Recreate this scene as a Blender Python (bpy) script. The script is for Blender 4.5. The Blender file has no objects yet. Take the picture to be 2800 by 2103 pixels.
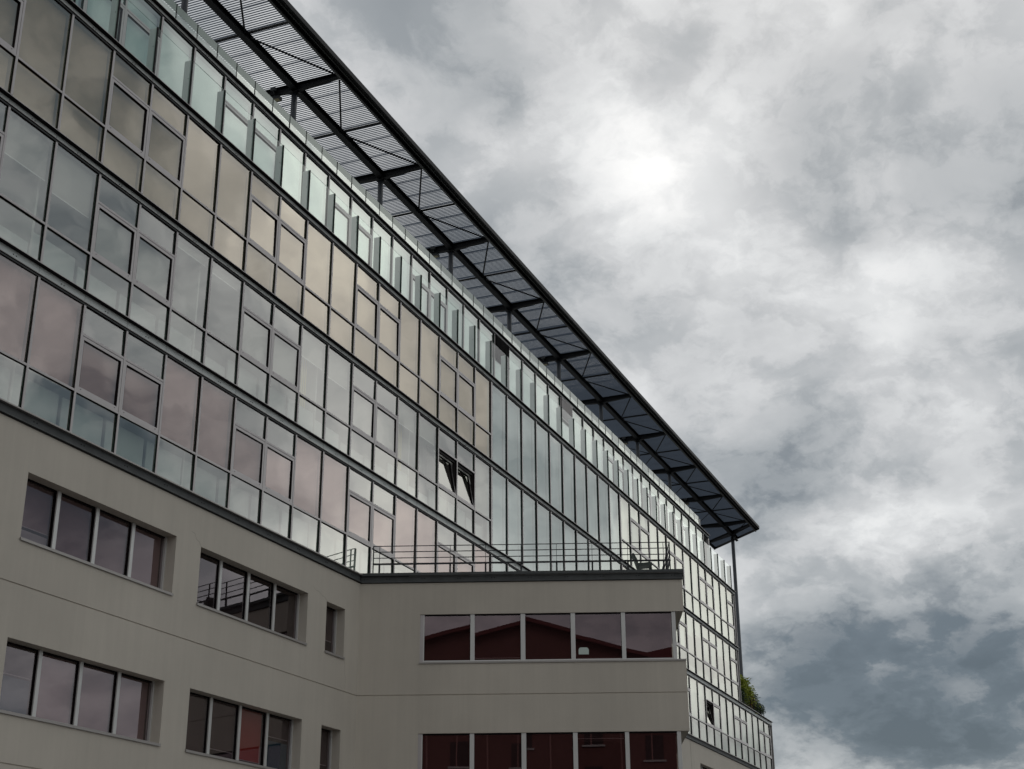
import bpy, math, random
from mathutils import Vector, Matrix
random.seed(7)
S = bpy.context.scene
COL = S.collection
B = 1.5                      # width of one facade bay in metres
CZ = 1.6                     # eye height
# ------------------------------------------------------------------ camera
YAW, PITCH, ROLL = math.radians(22.1632), math.radians(21.8543), math.radians(-0.3399)
f = Vector((math.cos(PITCH)*math.cos(YAW), math.cos(PITCH)*math.sin(YAW), math.sin(PITCH)))
r0 = Vector((math.sin(YAW), -math.cos(YAW), 0)); u0 = r0.cross(f)
r = r0*math.cos(ROLL)+u0*math.sin(ROLL); u = -r0*math.sin(ROLL)+u0*math.cos(ROLL)
cam = bpy.data.cameras.new('camera'); co = bpy.data.objects.new('camera', cam); COL.objects.link(co)
co.matrix_world = Matrix(((r.x, u.x, -f.x, -14.0542*B), (r.y, u.y, -f.y, -12.8058*B), (r.z, u.z, -f.z, CZ), (0, 0, 0, 1)))
cam.sensor_width = 36; cam.lens = 36*3916.9/2800; cam.clip_end = 5000; cam.clip_start = 0.1
S.camera = co
S.render.resolution_x = 1024; S.render.resolution_y = 769
S.view_settings.view_transform = 'Standard'; S.view_settings.look = 'None'
S.view_settings.exposure = 0; S.view_settings.gamma = 1
try:
    S.cycles.transparent_max_bounces = 24; S.cycles.max_bounces = 10; S.cycles.glossy_bounces = 6
except Exception: pass

# ------------------------------------------------------------------ sky and sun
def pixdir(px, py):          # direction of a spot of sky, used only to say where in the sky a cloud is
    d = f + r*((px-1400)/3916.9) - u*((py-1051.5)/3916.9)
    return d.normalized()
def azel(az, el):
    a, e = math.radians(az), math.radians(el)
    return Vector((math.cos(e)*math.cos(a), math.cos(e)*math.sin(a), math.sin(e)))
SUN_AZ, SUN_EL = 10, 42
W = bpy.data.worlds.new('World'); S.world = W; W.use_nodes = True
nt = W.node_tree; nt.nodes.clear()
def N(t, **kw):
    n = nt.nodes.new(t)
    for k, v in kw.items():
        if k.startswith('i_'): n.inputs[k[2:].replace('_', ' ')].default_value = v
        else: setattr(n, k, v)
    return n
def L(a, b): nt.links.new(a, b)
tc = N('ShaderNodeTexCoord')
gen = tc.outputs['Generated']
def vmath(op, a, b=None, scale=None):
    n = N('ShaderNodeVectorMath', operation=op); L(a, n.inputs[0])
    if b is not None:
        if isinstance(b, (tuple, Vector)): n.inputs[1].default_value = tuple(b)
        else: L(b, n.inputs[1])
    if scale is not None:
        if isinstance(scale, float): n.inputs['Scale'].default_value = scale
        else: L(scale, n.inputs['Scale'])
    return n.outputs['Value'] if op == 'DOT_PRODUCT' else n.outputs['Vector']
def smath(op, a, b):
    n = N('ShaderNodeMath', operation=op)
    for i, q in enumerate((a, b)):
        if isinstance(q, (int, float)): n.inputs[i].default_value = q
        else: L(q, n.inputs[i])
    return n.outputs[0]
sep = N('ShaderNodeSeparateXYZ'); L(gen, sep.inputs[0])
zc = smath('MAXIMUM', sep.outputs['Z'], 0.0)
inv = smath('DIVIDE', 1.0, smath('ADD', zc, 0.45))
flat = vmath('SCALE', gen, scale=inv)                     # cloud layer seen in perspective
def noise(vec, scale, detail, rough, dist=0.0, col=False):
    n = N('ShaderNodeTexNoise'); n.inputs['Scale'].default_value = scale; n.inputs['Detail'].default_value = detail
    n.inputs['Roughness'].default_value = rough; n.inputs['Distortion'].default_value = dist; L(vec, n.inputs['Vector'])
    return n.outputs['Color'] if col else n.outputs['Fac']
wn = vmath('SUBTRACT', noise(flat, 5.5, 10, 0.60, 0.0, True), (0.5, 0.5, 0.5))
warped = vmath('NORMALIZE', vmath('ADD', gen, vmath('SCALE', wn, scale=0.115)))
def sstep(v, a_, b_):
    q = N('ShaderNodeMapRange', interpolation_type='SMOOTHSTEP'); q.inputs['From Min'].default_value = a_; q.inputs['From Max'].default_value = b_
    L(v, q.inputs['Value']); return q.outputs['Result']
fl2 = vmath('ADD', flat, vmath('SCALE', wn, scale=0.10))
n1 = noise(fl2, 6.5, 12, 0.52, 0.0)
n2 = noise(vmath('ADD', fl2, (3.1, 1.7, 0.4)), 17.0, 12, 0.60, 0.0)
n3 = noise(vmath('ADD', fl2, (7.3, 0.2, 2.4)), 3.2, 6, 0.5, 0.0)
lum = smath('ADD', 0.57, smath('MULTIPLY', smath('SUBTRACT', sstep(n1, .40, .60), 0.5), 0.15))
lum = smath('ADD', lum, smath('MULTIPLY', smath('SUBTRACT', sstep(n2, .41, .59), 0.5), 0.12))
lum = smath('ADD', lum, smath('MULTIPLY', smath('SUBTRACT', n3, 0.5), 0.20))
SKY = [   # direction x, y, z, radius in degrees, lighter or darker by
    (0.7060, 0.4025, 0.5827, 5.6, 0.170), (0.7253, 0.3635, 0.5847, 5.6, -0.290), (0.7412, 0.3193, 0.5904, 5.6, -0.040), (0.7687, 0.2798, 0.5752, 5.6, 0.146),
    (0.7893, 0.2541, 0.5590, 5.6, -0.064), (0.7810, 0.2242, 0.5829, 5.6, -0.024), (0.7984, 0.2042, 0.5664, 5.6, 0.009), (0.7973, 0.1710, 0.5789, 5.6, 0.141),
    (0.8044, 0.1446, 0.5763, 5.6, 0.061), (0.8148, 0.1008, 0.5710, 5.6, 0.035), (0.8258, 0.0434, 0.5623, 5.6, -0.092), (0.8324, -0.0013, 0.5542, 5.6, 0.086),
    (0.7552, 0.3769, 0.5363, 5.6, 0.019), (0.7786, 0.3456, 0.5237, 5.6, -0.059), (0.7763, 0.3170, 0.5449, 5.6, 0.089), (0.8014, 0.2657, 0.5359, 5.6, -0.029),
    (0.8212, 0.2328, 0.5210, 5.6, -0.013), (0.8166, 0.1910, 0.5447, 5.6, -0.093), (0.8355, 0.1847, 0.5176, 5.6, -0.034), (0.8306, 0.1375, 0.5396, 5.6, -0.004),
    (0.8402, 0.0934, 0.5342, 5.6, 0.031), (0.8510, 0.0510, 0.5228, 5.6, 0.016), (0.8690, 0.0093, 0.4948, 5.6, -0.066), (0.8077, 0.3303, 0.4884, 5.6, -0.144),
    (0.8214, 0.2909, 0.4905, 5.6, 0.096), (0.8318, 0.2470, 0.4972, 5.6, 0.092), (0.8480, 0.2262, 0.4793, 5.6, -0.013), (0.8453, 0.2083, 0.4920, 5.6, 0.323),
    (0.8605, 0.2209, 0.4591, 5.6, 0.103), (0.8630, 0.1652, 0.4774, 5.6, -0.024), (0.8644, 0.1172, 0.4890, 5.6, -0.112), (0.8689, 0.0567, 0.4918, 5.6, 0.085),
    (0.8838, 0.0081, 0.4679, 5.6, -0.203), (0.8375, 0.3079, 0.4513, 5.6, -0.151), (0.8589, 0.2647, 0.4384, 5.6, -0.034), (0.8755, 0.2201, 0.4303, 5.6, -0.089),
    (0.8795, 0.1714, 0.4440, 5.6, -0.083), (0.8839, 0.1243, 0.4508, 5.6, 0.042), (0.8904, 0.0701, 0.4498, 5.6, 0.046), (0.8991, 0.0220, 0.4373, 5.6, -0.039),
    (0.8635, 0.3013, 0.4045, 5.6, 0.065), (0.8793, 0.2628, 0.3972, 5.6, -0.085), (0.8879, 0.2251, 0.4013, 5.6, 0.018), (0.9066, 0.1656, 0.3882, 5.6, 0.224),
    (0.9121, 0.1031, 0.3968, 5.6, 0.065), (0.9199, 0.0445, 0.3897, 5.6, 0.074), (0.8958, 0.2629, 0.3583, 5.6, 0.175), (0.9160, 0.2031, 0.3461, 5.6, -0.178),
    (0.9238, 0.1400, 0.3564, 5.6, -0.041), (0.9331, 0.0804, 0.3505, 5.6, -0.190), (0.9430, 0.0362, 0.3308, 5.6, -0.019), (0.9170, 0.2446, 0.3150, 5.6, -0.032),
    (0.9387, 0.1467, 0.3120, 5.6, -0.038), (0.9470, 0.0930, 0.3074, 5.6, 0.232), (0.9568, 0.0428, 0.2877, 5.6, 0.016), (0.9486, 0.1681, 0.2682, 5.6, 0.007),
    (0.9593, 0.1248, 0.2532, 5.6, -0.065), (0.9675, 0.0517, 0.2473, 5.6, -0.156), (0.9255, 0.2107, 0.3148, 5.6, -0.080), (0.9325, 0.1937, 0.3047, 5.6, 0.029),
    (0.9367, 0.1722, 0.3048, 5.6, -0.012), (0.9496, 0.1952, 0.2454, 5.6, 0.069), (0.9576, 0.1631, 0.2376, 5.6, 0.094), (0.9710, 0.0779, 0.2259, 5.6, -0.001),
    (0.9660, 0.1095, 0.2341, 5.6, 0.088), (0.9730, 0.0461, 0.2263, 5.6, 0.112), (0.9638, 0.1602, 0.2133, 5.6, -0.090), (0.9701, 0.1249, 0.2082, 5.6, 0.038),
    (0.9579, 0.2000, 0.2061, 5.6, -0.082), (0.9718, 0.1420, 0.1883, 5.6, -0.108), (0.9653, 0.1878, 0.1814, 5.6, 0.024), (0.9775, 0.1045, 0.1832, 5.6, -0.204),
    (0.9815, 0.0703, 0.1782, 5.6, -0.036), (0.9816, 0.0463, 0.1854, 5.6, -0.026), (0.9751, 0.1680, 0.1448, 5.6, -0.160), (0.9774, 0.1368, 0.1612, 5.6, 0.113),
    (0.9847, 0.1044, 0.1392, 5.6, -0.021), (0.9872, 0.0754, 0.1407, 5.6, -0.041), (0.9896, 0.0536, 0.1338, 5.6, -0.013), (0.9685, 0.1973, 0.1518, 5.6, -0.073),
    (0.9765, 0.1798, 0.1186, 5.6, 0.004), (0.9711, 0.2031, 0.1252, 5.6, -0.048), (0.9834, 0.1359, 0.1201, 5.6, 0.099), (0.9884, 0.0987, 0.1157, 5.6, -0.009),
    (0.9913, 0.0648, 0.1143, 5.6, -0.227), (0.5413, -0.6012, 0.5878, 7.5, -0.143), (0.6012, -0.5413, 0.5878, 7.5, -0.280), (0.6436, -0.5795, 0.5000, 7.5, -0.037),
    (0.6789, -0.6113, 0.4067, 7.5, 0.010), (0.7107, -0.6399, 0.2924, 7.5, -0.108), (0.6461, -0.4869, 0.5878, 7.5, 0.045), (0.6916, -0.5212, 0.5000, 7.5, -0.120),
    (0.7296, -0.5498, 0.4067, 7.5, -0.056), (0.7737, -0.5621, 0.2924, 7.5, -0.365), (0.6947, -0.4341, 0.5736, 7.5, 0.167), (0.7417, -0.4635, 0.4848, 7.5, 0.223),
    (0.7863, -0.4913, 0.3746, 7.5, 0.192), (0.8192, -0.5119, 0.2588, 7.5, 0.246), (0.7556, -0.3850, 0.5299, 7.5, 0.484), (0.8008, -0.4080, 0.4384, 7.5, 0.130),
    (0.8425, -0.4293, 0.3256, 7.5, 0.072), (0.8682, -0.4424, 0.2250, 7.5, 0.503), (0.8187, -0.3308, 0.4695, 7.5, 0.112), (0.8597, -0.3473, 0.3746, 7.5, -0.101),
    (0.8956, -0.3618, 0.2588, 7.5, -0.122), (0.9131, -0.3689, 0.1736, 7.5, 0.229), (0.8736, -0.2671, 0.4067, 7.5, 0.527), (0.9145, -0.2796, 0.2924, 7.5, 0.187),
    (0.9387, -0.2870, 0.1908, 7.5, 0.280), (0.9303, -0.1977, 0.3090, 7.5, 0.294), (0.9531, -0.2026, 0.2250, 7.5, 0.521), (0.9721, -0.1890, 0.1392, 7.5, -0.084),
    (0.9720, -0.2244, 0.0698, 7.5, -0.175), (0.9666, -0.0846, 0.2419, 7.5, 0.340), (0.9907, -0.0867, 0.1045, 7.5, 0.032), (0.5534, -0.7083, 0.4384, 7.5, -0.142)]
for dx, dy, dz, rad, amp in SKY:
    mr = N('ShaderNodeMapRange', interpolation_type='SMOOTHSTEP')
    mr.inputs['From Min'].default_value = math.cos(math.radians(rad)); mr.inputs['From Max'].default_value = 1.0
    mr.inputs['To Min'].default_value = 0; mr.inputs['To Max'].default_value = amp*1.08
    L(vmath('DOT_PRODUCT', warped, (dx, dy, dz)), mr.inputs['Value'])
    lum = smath('ADD', lum, mr.outputs['Result'])
cr = N('ShaderNodeValToRGB'); L(smath('MULTIPLY', lum, 0.7), cr.inputs[0])
el = cr.color_ramp.elements
stops = [(0.0, (.10, .13, .155)), (0.112, (.14, .175, .205)), (0.168, (.212, .242, .268)), (0.245, (.33, .358, .378)), (0.336, (.46, .482, .496)), (0.42, (.59, .603, .612)), (0.546, (.77, .782, .785)), (0.70, (.99, .99, .98)), (1.0, (1.45, 1.45, 1.38))]
el[0].position = stops[0][0]; el[0].color = (*stops[0][1], 1); el[1].position = stops[-1][0]; el[1].color = (*stops[-1][1], 1)
for p, c in stops[1:-1]:
    e = el.new(p); e.color = (*c, 1)
sky = N('ShaderNodeTexSky', sky_type='NISHITA'); sky.sun_disc = False
sky.sun_elevation = math.radians(SUN_EL); sky.sun_rotation = math.radians(90-SUN_AZ)
bg1 = N('ShaderNodeBackground'); L(sky.outputs[0], bg1.inputs[0]); bg1.inputs[1].default_value = 0.06
bg2 = N('ShaderNodeBackground'); L(cr.outputs[0], bg2.inputs[0]); bg2.inputs[1].default_value = 1.0
mx = N('ShaderNodeMixShader'); mx.inputs[0].default_value = 0.93; L(bg1.outputs[0], mx.inputs[1]); L(bg2.outputs[0], mx.inputs[2])
out = N('ShaderNodeOutputWorld'); L(mx.outputs[0], out.inputs[0])
sun = bpy.data.lights.new('sun', 'SUN'); so = bpy.data.objects.new('sun', sun); COL.objects.link(so)
sun.energy = 0.5; sun.angle = math.radians(25); sun.color = (1, .96, .9)
so.rotation_euler = azel(SUN_AZ, SUN_EL).to_track_quat('Z', 'Y').to_euler(); so.location = (0, 0, 60)

# ------------------------------------------------------------------ materials
def mat(name, col, rough=.6, metal=0.0, spec=None, rnd=0.0, var=0.0, vscale=3.0, bump=0.0, bscale=40, streak=0.0):
    m = bpy.data.materials.new(name); m.use_nodes = True
    t = m.node_tree; p = t.nodes['Principled BSDF']
    p.inputs['Base Color'].default_value = (*col, 1); p.inputs['Roughness'].default_value = rough; p.inputs['Metallic'].default_value = metal
    if spec is not None: p.inputs['Specular IOR Level'].default_value = spec
    tcn = t.nodes.new('ShaderNodeTexCoord')
    if var or streak or rnd:
        no = t.nodes.new('ShaderNodeTexNoise'); no.inputs['Scale'].default_value = vscale; no.inputs['Detail'].default_value = 6; no.inputs['Roughness'].default_value = .6
        t.links.new(tcn.outputs['Object'], no.inputs['Vector'])
        hs = t.nodes.new('ShaderNodeMapRange'); hs.inputs['From Min'].default_value = .25; hs.inputs['From Max'].default_value = .75
        hs.inputs['To Min'].default_value = 1-var; hs.inputs['To Max'].default_value = 1+var; t.links.new(no.outputs['Fac'], hs.inputs['Value'])
        val = hs.outputs['Result']
        if streak:
            mp = t.nodes.new('ShaderNodeMapping'); mp.inputs['Scale'].default_value = (5.0, 5.0, .18); t.links.new(tcn.outputs['Object'], mp.inputs['Vector'])
            n2_ = t.nodes.new('ShaderNodeTexNoise'); n2_.inputs['Scale'].default_value = 1.0; n2_.inputs['Detail'].default_value = 5; n2_.inputs['Roughness'].default_value = .65
            t.links.new(mp.outputs[0], n2_.inputs['Vector'])
            h2 = t.nodes.new('ShaderNodeMapRange'); h2.inputs['From Min'].default_value = .3; h2.inputs['From Max'].default_value = .72
            h2.inputs['To Min'].default_value = 1-streak; h2.inputs['To Max'].default_value = 1+streak*.7; t.links.new(n2_.outputs['Fac'], h2.inputs['Value'])
            mm = t.nodes.new('ShaderNodeMath'); mm.operation = 'MULTIPLY'; t.links.new(val, mm.inputs[0]); t.links.new(h2.outputs['Result'], mm.inputs[1]); val = mm.outputs[0]
        if rnd:                # every blind or panel of its own shade
            oi = t.nodes.new('ShaderNodeObjectInfo'); h3 = t.nodes.new('ShaderNodeMapRange'); h3.inputs['To Min'].default_value = 1-rnd; h3.inputs['To Max'].default_value = 1+rnd
            t.links.new(oi.outputs['Random'], h3.inputs['Value']); m3 = t.nodes.new('ShaderNodeMath'); m3.operation = 'MULTIPLY'; t.links.new(val, m3.inputs[0]); t.links.new(h3.outputs['Result'], m3.inputs[1]); val = m3.outputs[0]
        vm = t.nodes.new('ShaderNodeVectorMath'); vm.operation = 'SCALE'; vm.inputs[0].default_value = col; t.links.new(val, vm.inputs['Scale'])
        t.links.new(vm.outputs[0], p.inputs['Base Color'])
    if bump:
        nb = t.nodes.new('ShaderNodeTexNoise'); nb.inputs['Scale'].default_value = bscale; nb.inputs['Detail'].default_value = 4
        t.links.new(tcn.outputs['Object'], nb.inputs['Vector'])
        bp = t.nodes.new('ShaderNodeBump'); bp.inputs['Strength'].default_value = bump; bp.inputs['Distance'].default_value = .01
        t.links.new(nb.outputs['Fac'], bp.inputs['Height']); t.links.new(bp.outputs[0], p.inputs['Normal'])
    return m
def glass(name, tint, ior=2.0, refl=(1, 1, 1), wob=.012, rough=0.0, haze=0.0, hazecol=(.5, .5, .5)):
    m = bpy.data.materials.new(name); m.use_nodes = True; t = m.node_tree; t.nodes.clear()
    o = t.nodes.new('ShaderNodeOutputMaterial'); tr = t.nodes.new('ShaderNodeBsdfTransparent'); tr.inputs[0].default_value = (*tint, 1)
    gl = t.nodes.new('ShaderNodeBsdfGlossy'); gl.inputs['Color'].default_value = (*refl, 1); gl.inputs['Roughness'].default_value = rough
    fr = t.nodes.new('ShaderNodeFresnel'); fr.inputs['IOR'].default_value = ior
    ge = t.nodes.new('ShaderNodeNewGeometry')          # seen from inside the pane reflects like a plain sheet, not like a solid block
    fm = t.nodes.new('ShaderNodeMix'); fm.data_type = 'FLOAT'; fm.inputs[3].default_value = .15
    t.links.new(ge.outputs['Backfacing'], fm.inputs[0]); t.links.new(fr.outputs[0], fm.inputs[2])
    mxn = t.nodes.new('ShaderNodeMixShader'); t.links.new(fm.outputs[0], mxn.inputs[0])
    under = tr.outputs[0]
    if haze:
        df = t.nodes.new('ShaderNodeBsdfDiffuse'); df.inputs[0].default_value = (*hazecol, 1)
        m2 = t.nodes.new('ShaderNodeMixShader'); m2.inputs[0].default_value = haze; t.links.new(under, m2.inputs[1]); t.links.new(df.outputs[0], m2.inputs[2]); under = m2.outputs[0]
    t.links.new(under, mxn.inputs[1]); t.links.new(gl.outputs[0], mxn.inputs[2]); t.links.new(mxn.outputs[0], o.inputs[0])
    if wob:                                       # slow waviness of float glass, different in every pane
        tcn = t.nodes.new('ShaderNodeTexCoord'); oi = t.nodes.new('ShaderNodeObjectInfo')
        nb = t.nodes.new('ShaderNodeTexNoise'); nb.noise_dimensions = '4D'; nb.inputs['Scale'].default_value = .55; nb.inputs['Detail'].default_value = 1
        t.links.new(tcn.outputs['Object'], nb.inputs['Vector'])
        mu = t.nodes.new('ShaderNodeMath'); mu.operation = 'MULTIPLY'; mu.inputs[1].default_value = 30; t.links.new(oi.outputs['Random'], mu.inputs[0]); t.links.new(mu.outputs[0], nb.inputs['W'])
        bp = t.nodes.new('ShaderNodeBump'); bp.inputs['Strength'].default_value = 1; bp.inputs['Distance'].default_value = wob
        t.links.new(nb.outputs['Fac'], bp.inputs['Height']); t.links.new(bp.outputs[0], gl.inputs['Normal'])
    return m
M = {}
M['render'] = mat('stucco_render', (.53, .487, .418), .9, var=.075, vscale=.45, bump=.3, bscale=70, streak=.045)
M['crack'] = mat('crack_line', (.24, .215, .18), .95)
M['alu'] = mat('grey_aluminium', (.42, .395, .39), .38, .35, var=.05)
M['alu_light'] = mat('light_aluminium', (.58, .58, .56), .4, .2, var=.05)
M['gasket'] = mat('black_gasket', (.008, .0055, .0065), .7, spec=.15)
M['beamdark'] = mat('dark_beam_paint', (.016, .013, .013), .6, spec=.2)
M['web'] = mat('galvanised_web', (.62, .66, .64), .5, .0, var=.12, vscale=2)
M['beamgrey'] = mat('weathered_grey_beam', (.075, .08, .08), .65, .0, spec=.3, var=.25, vscale=3)
M['steel'] = mat('anthracite_steel', (.0065, .0075, .009), .55, .0, spec=.2, var=.15)
M['steel_rail'] = mat('dark_grey_rail', (.020, .021, .025), .5, spec=.3)
M['column'] = mat('slate_column_paint', (.035, .041, .050), .45, var=.2, vscale=2)
M['grating'] = mat('galvanised_grating', (.075, .10, .14), .5, .0)
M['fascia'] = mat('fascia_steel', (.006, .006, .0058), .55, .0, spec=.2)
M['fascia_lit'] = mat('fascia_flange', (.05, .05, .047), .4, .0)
M['slab'] = mat('concrete_slab', (.40, .41, .40), .9, var=.06)
M['room'] = mat('office_wall_paint', (.66, .68, .62), .9)
M['ceiling'] = mat('office_ceiling', (.62, .68, .65), .9)
M['carpet'] = mat('office_carpet', (.10, .11, .11), .95)
M['blind_tan'] = mat('tan_blind', (.46, .39, .31), .9, var=.03, rnd=.14)
M['blind_mauve'] = mat('mauve_blind', (.40, .31, .285), .9, var=.04, rnd=.16)
M['blind_taupe'] = mat('taupe_blind', (.42, .40, .365), .9, var=.04, rnd=.16)
M['blind_pale'] = mat('pale_green_blind', (.54, .62, .57), .9, var=.03, rnd=.12)
M['blind_grey'] = mat('grey_blind', (.38, .44, .42), .9, var=.03, rnd=.15)
M['reflection_red'] = mat('red_wall_reflection', (.60, .09, .065), .9)  # reflection of a red wall put into a colour
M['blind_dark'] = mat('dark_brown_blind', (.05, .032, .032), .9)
M['sillpanel'] = mat('pale_sill_panel', (.52, .57, .53), .9, rnd=.25)
M['yellow'] = mat('yellow_curtain', (.62, .55, .22), .9)
M['g_main'] = glass('curtain_wall_glass', (.84, .87, .83), 4.4, refl=(1, .99, .945))
M['g_mauve'] = glass('mauve_tinted_glass', (.80, .72, .68), 3.5, refl=(1, .91, .88))
M['g_tan'] = glass('bronze_tinted_glass', (.84, .80, .70), 4.5, refl=(1, .93, .815))
M['g_tall'] = glass('tall_strip_glass', (.66, .72, .71), 4.3, refl=(.95, 1, .97))
M['g_f4'] = glass('top_floor_glass', (.84, .92, .87), 5.2, refl=(.96, 1, .96))
M['g_right'] = glass('cream_reflecting_glass', (.80, .84, .78), 5.2, refl=(1, 1, .94))
M['g_guard'] = glass('guard_glass', (.90, .96, .93), 1.45, wob=0)
M['g_wing'] = glass('bronze_window_glass', (.46, .38, .38), 2.05, refl=(1, .80, .84), wob=.0012)
M['g_left'] = glass('smoked_window_glass', (.55, .48, .50), 2.2, refl=(1, .91, .94), wob=.002)
M['g_roof'] = glass('frosted_green_glass', (.5, .6, .55), 1.45, wob=0, haze=.95, hazecol=(.33, .40, .35))
M['g_edge'] = mat('glass_edge', (.16, .26, .22), .3)
M['fin'] = mat('grey_guard_fin', (.55, .60, .58), .5, .0)
M['fin_edge'] = mat('dark_fin_edge', (.008, .007, .008), .6, spec=.2)
M['louvre'] = mat('black_louvre', (.010, .010, .010), .7, spec=.05)
M['sill'] = mat('metal_sill', (.36, .34, .32), .45, .2)
M['chair'] = mat('dark_green_plastic', (.035, .045, .038), .5)
M['asphalt'] = mat('asphalt', (.05, .05, .05), .95, var=.15, vscale=.3)
M['pave'] = mat('paving', (.22, .21, .20), .9, var=.1, vscale=.4)
M['redwall'] = mat('dark_red_render', (.19, .085, .075), .9, var=.1, vscale=.5)
M['seam'] = mat('pale_red_seam', (.40, .22, .20), .7)
M['teal'] = mat('teal_panel', (.04, .15, .19), .8)
M['redroof'] = mat('dark_red_roof', (.16, .035, .035), .7, var=.1)
M['shutter'] = mat('brown_shutter', (.05, .03, .03), .7)
M['bark'] = mat('brown_stem', (.09, .06, .035), .9)
M['leaf_y'] = mat('yellow_green_leaf', (.27, .32, .03), .6, var=.35, vscale=5)
M['leaf_d'] = mat('dark_green_leaf', (.045, .085, .025), .6, var=.35, vscale=5)
M['leaf_o'] = mat('orange_leaf', (.36, .14, .045), .6, var=.3, vscale=6)
M['leaf_p'] = mat('purple_palm_leaf', (.055, .045, .04), .6, var=.3, vscale=6)
M['planter'] = mat('grey_planter', (.18, .19, .19), .7)
M['lampbody'] = mat('floodlight_housing', (.03, .034, .036), .5)
M['lampglass'] = mat('floodlight_glass', (.20, .17, .07), .3)
em = bpy.data.materials.new('lit_ceiling_lamp'); em.use_nodes = True
em.node_tree.nodes['Principled BSDF'].inputs['Emission Color'].default_value = (1, .86, .55, 1)
em.node_tree.nodes['Principled BSDF'].inputs['Emission Strength'].default_value = .5
M['lamp'] = em

# ------------------------------------------------------------------ mesh helpers (bay units: x, y, z of the survey)
def ident(x, y, z): return (x*B, y*B, CZ+z*B)
WO = (9.66, 0.0); _l = math.hypot(2.12, 5.73); WE = (2.12/_l, -5.73/_l); WB = (-WE[1], WE[0])
def wing(s, d, z): return ((WO[0]+s*WE[0]+d*WB[0])*B, (WO[1]+s*WE[1]+d*WB[1])*B, CZ+z*B)
def m(v): return v/B
class MB:
    def __init__(self, T=ident): self.v = []; self.f = []; self.mi = []; self.mats = []; self.T = T
    def mid(self, k):
        if k not in self.mats: self.mats.append(k)
        return self.mats.index(k)
    def quad(self, pts, k):
        n = len(self.v); self.v += [self.T(*p) for p in pts]; self.f.append(tuple(range(n, n+len(pts)))); self.mi.append(self.mid(k)); return self
    def box(self, x0, x1, y0, y1, z0, z1, k, front=None):
        P = [(x0, y0, z0), (x1, y0, z0), (x1, y1, z0), (x0, y1, z0), (x0, y0, z1), (x1, y0, z1), (x1, y1, z1), (x0, y1, z1)]
        n = len(self.v); self.v += [self.T(*p) for p in P]
        F = [(0, 1, 5, 4), (1, 2, 6, 5), (2, 3, 7, 6), (3, 0, 4, 7), (4, 5, 6, 7), (3, 2, 1, 0)]
        for i, q in enumerate(F):
            self.f.append(tuple(n+a for a in q)); self.mi.append(self.mid(front if (i == 0 and front) else k))
        return self
    def prism(self, poly, axis, a, b, k):    # poly in the two other coordinates, extruded along axis
        def mk(p, t):
            q = list(p); q.insert('xyz'.index(axis), t); return tuple(q)
        n = len(self.v); c = len(poly)
        self.v += [self.T(*mk(p, a)) for p in poly]+[self.T(*mk(p, b)) for p in poly]
        self.f.append(tuple(range(n, n+c))[::-1]); self.mi.append(self.mid(k)); self.f.append(tuple(range(n+c, n+2*c))); self.mi.append(self.mid(k))
        for i in range(c):
            j = (i+1) % c; self.f.append((n+i, n+j, n+c+j, n+c+i)); self.mi.append(self.mid(k))
        return self
    def tube(self, p, q, rad, k, seg=10, rad2=None):
        a = Vector(self.T(*p)); b = Vector(self.T(*q)); d = (b-a).normalized()
        x = d.cross(Vector((0, 0, 1)) if abs(d.z) < .95 else Vector((1, 0, 0))).normalized(); y = d.cross(x)
        n = len(self.v); rad2 = rad if rad2 is None else rad2
        for c_, rr in ((a, rad), (b, rad2)):
            for i in range(seg):
                t = 2*math.pi*i/seg; self.v.append(tuple(c_+x*rr*math.cos(t)+y*rr*math.sin(t)))
        for i in range(seg):
            j = (i+1) % seg; self.f.append((n+i, n+j, n+seg+j, n+seg+i)); self.mi.append(self.mid(k))
        self.f.append(tuple(range(n, n+seg))[::-1]); self.mi.append(self.mid(k)); self.f.append(tuple(range(n+seg, n+2*seg))); self.mi.append(self.mid(k))
        return self
    def bar(self, p, q, w, h, k):            # rectangular bar between two points, w and h in metres
        a = Vector(self.T(*p)); b = Vector(self.T(*q)); d = (b-a).normalized()
        x = d.cross(Vector((0, 0, 1)) if abs(d.z) < .95 else Vector((1, 0, 0))).normalized(); y = x.cross(d)
        n = len(self.v)
        for c_ in (a, b):
            for sx, sy in ((-1, -1), (1, -1), (1, 1), (-1, 1)): self.v.append(tuple(c_+x*sx*w/2+y*sy*h/2))
        for q_ in ((0, 1, 2, 3), (7, 6, 5, 4), (0, 4, 5, 1), (1, 5, 6, 2), (2, 6, 7, 3), (3, 7, 4, 0)):
            self.f.append(tuple(n+i for i in q_)); self.mi.append(self.mid(k))
        return self
    def pane(self, x0, x1, y, z0, z1, k, t=.02, tilt=True, edge='g_edge'):
        j = [0]*4
        if tilt:
            a, b_ = random.uniform(-1, 1)*m(.005), random.uniform(-1, 1)*m(.005); j = [a+b_, -a+b_, -a-b_, a-b_]
        t = m(t)
        P = [(x0, y+j[0], z0), (x1, y+j[1], z0), (x1, y+j[2], z1), (x0, y+j[3], z1)]
        Q = [(p[0], y+t, p[2]) for p in P]
        self.quad(P, k)
        if edge:
            for i in range(4):
                i2 = (i+1) % 4; self.quad([P[i2], P[i], Q[i], Q[i2]], edge)
        return self
WL = {}
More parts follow.
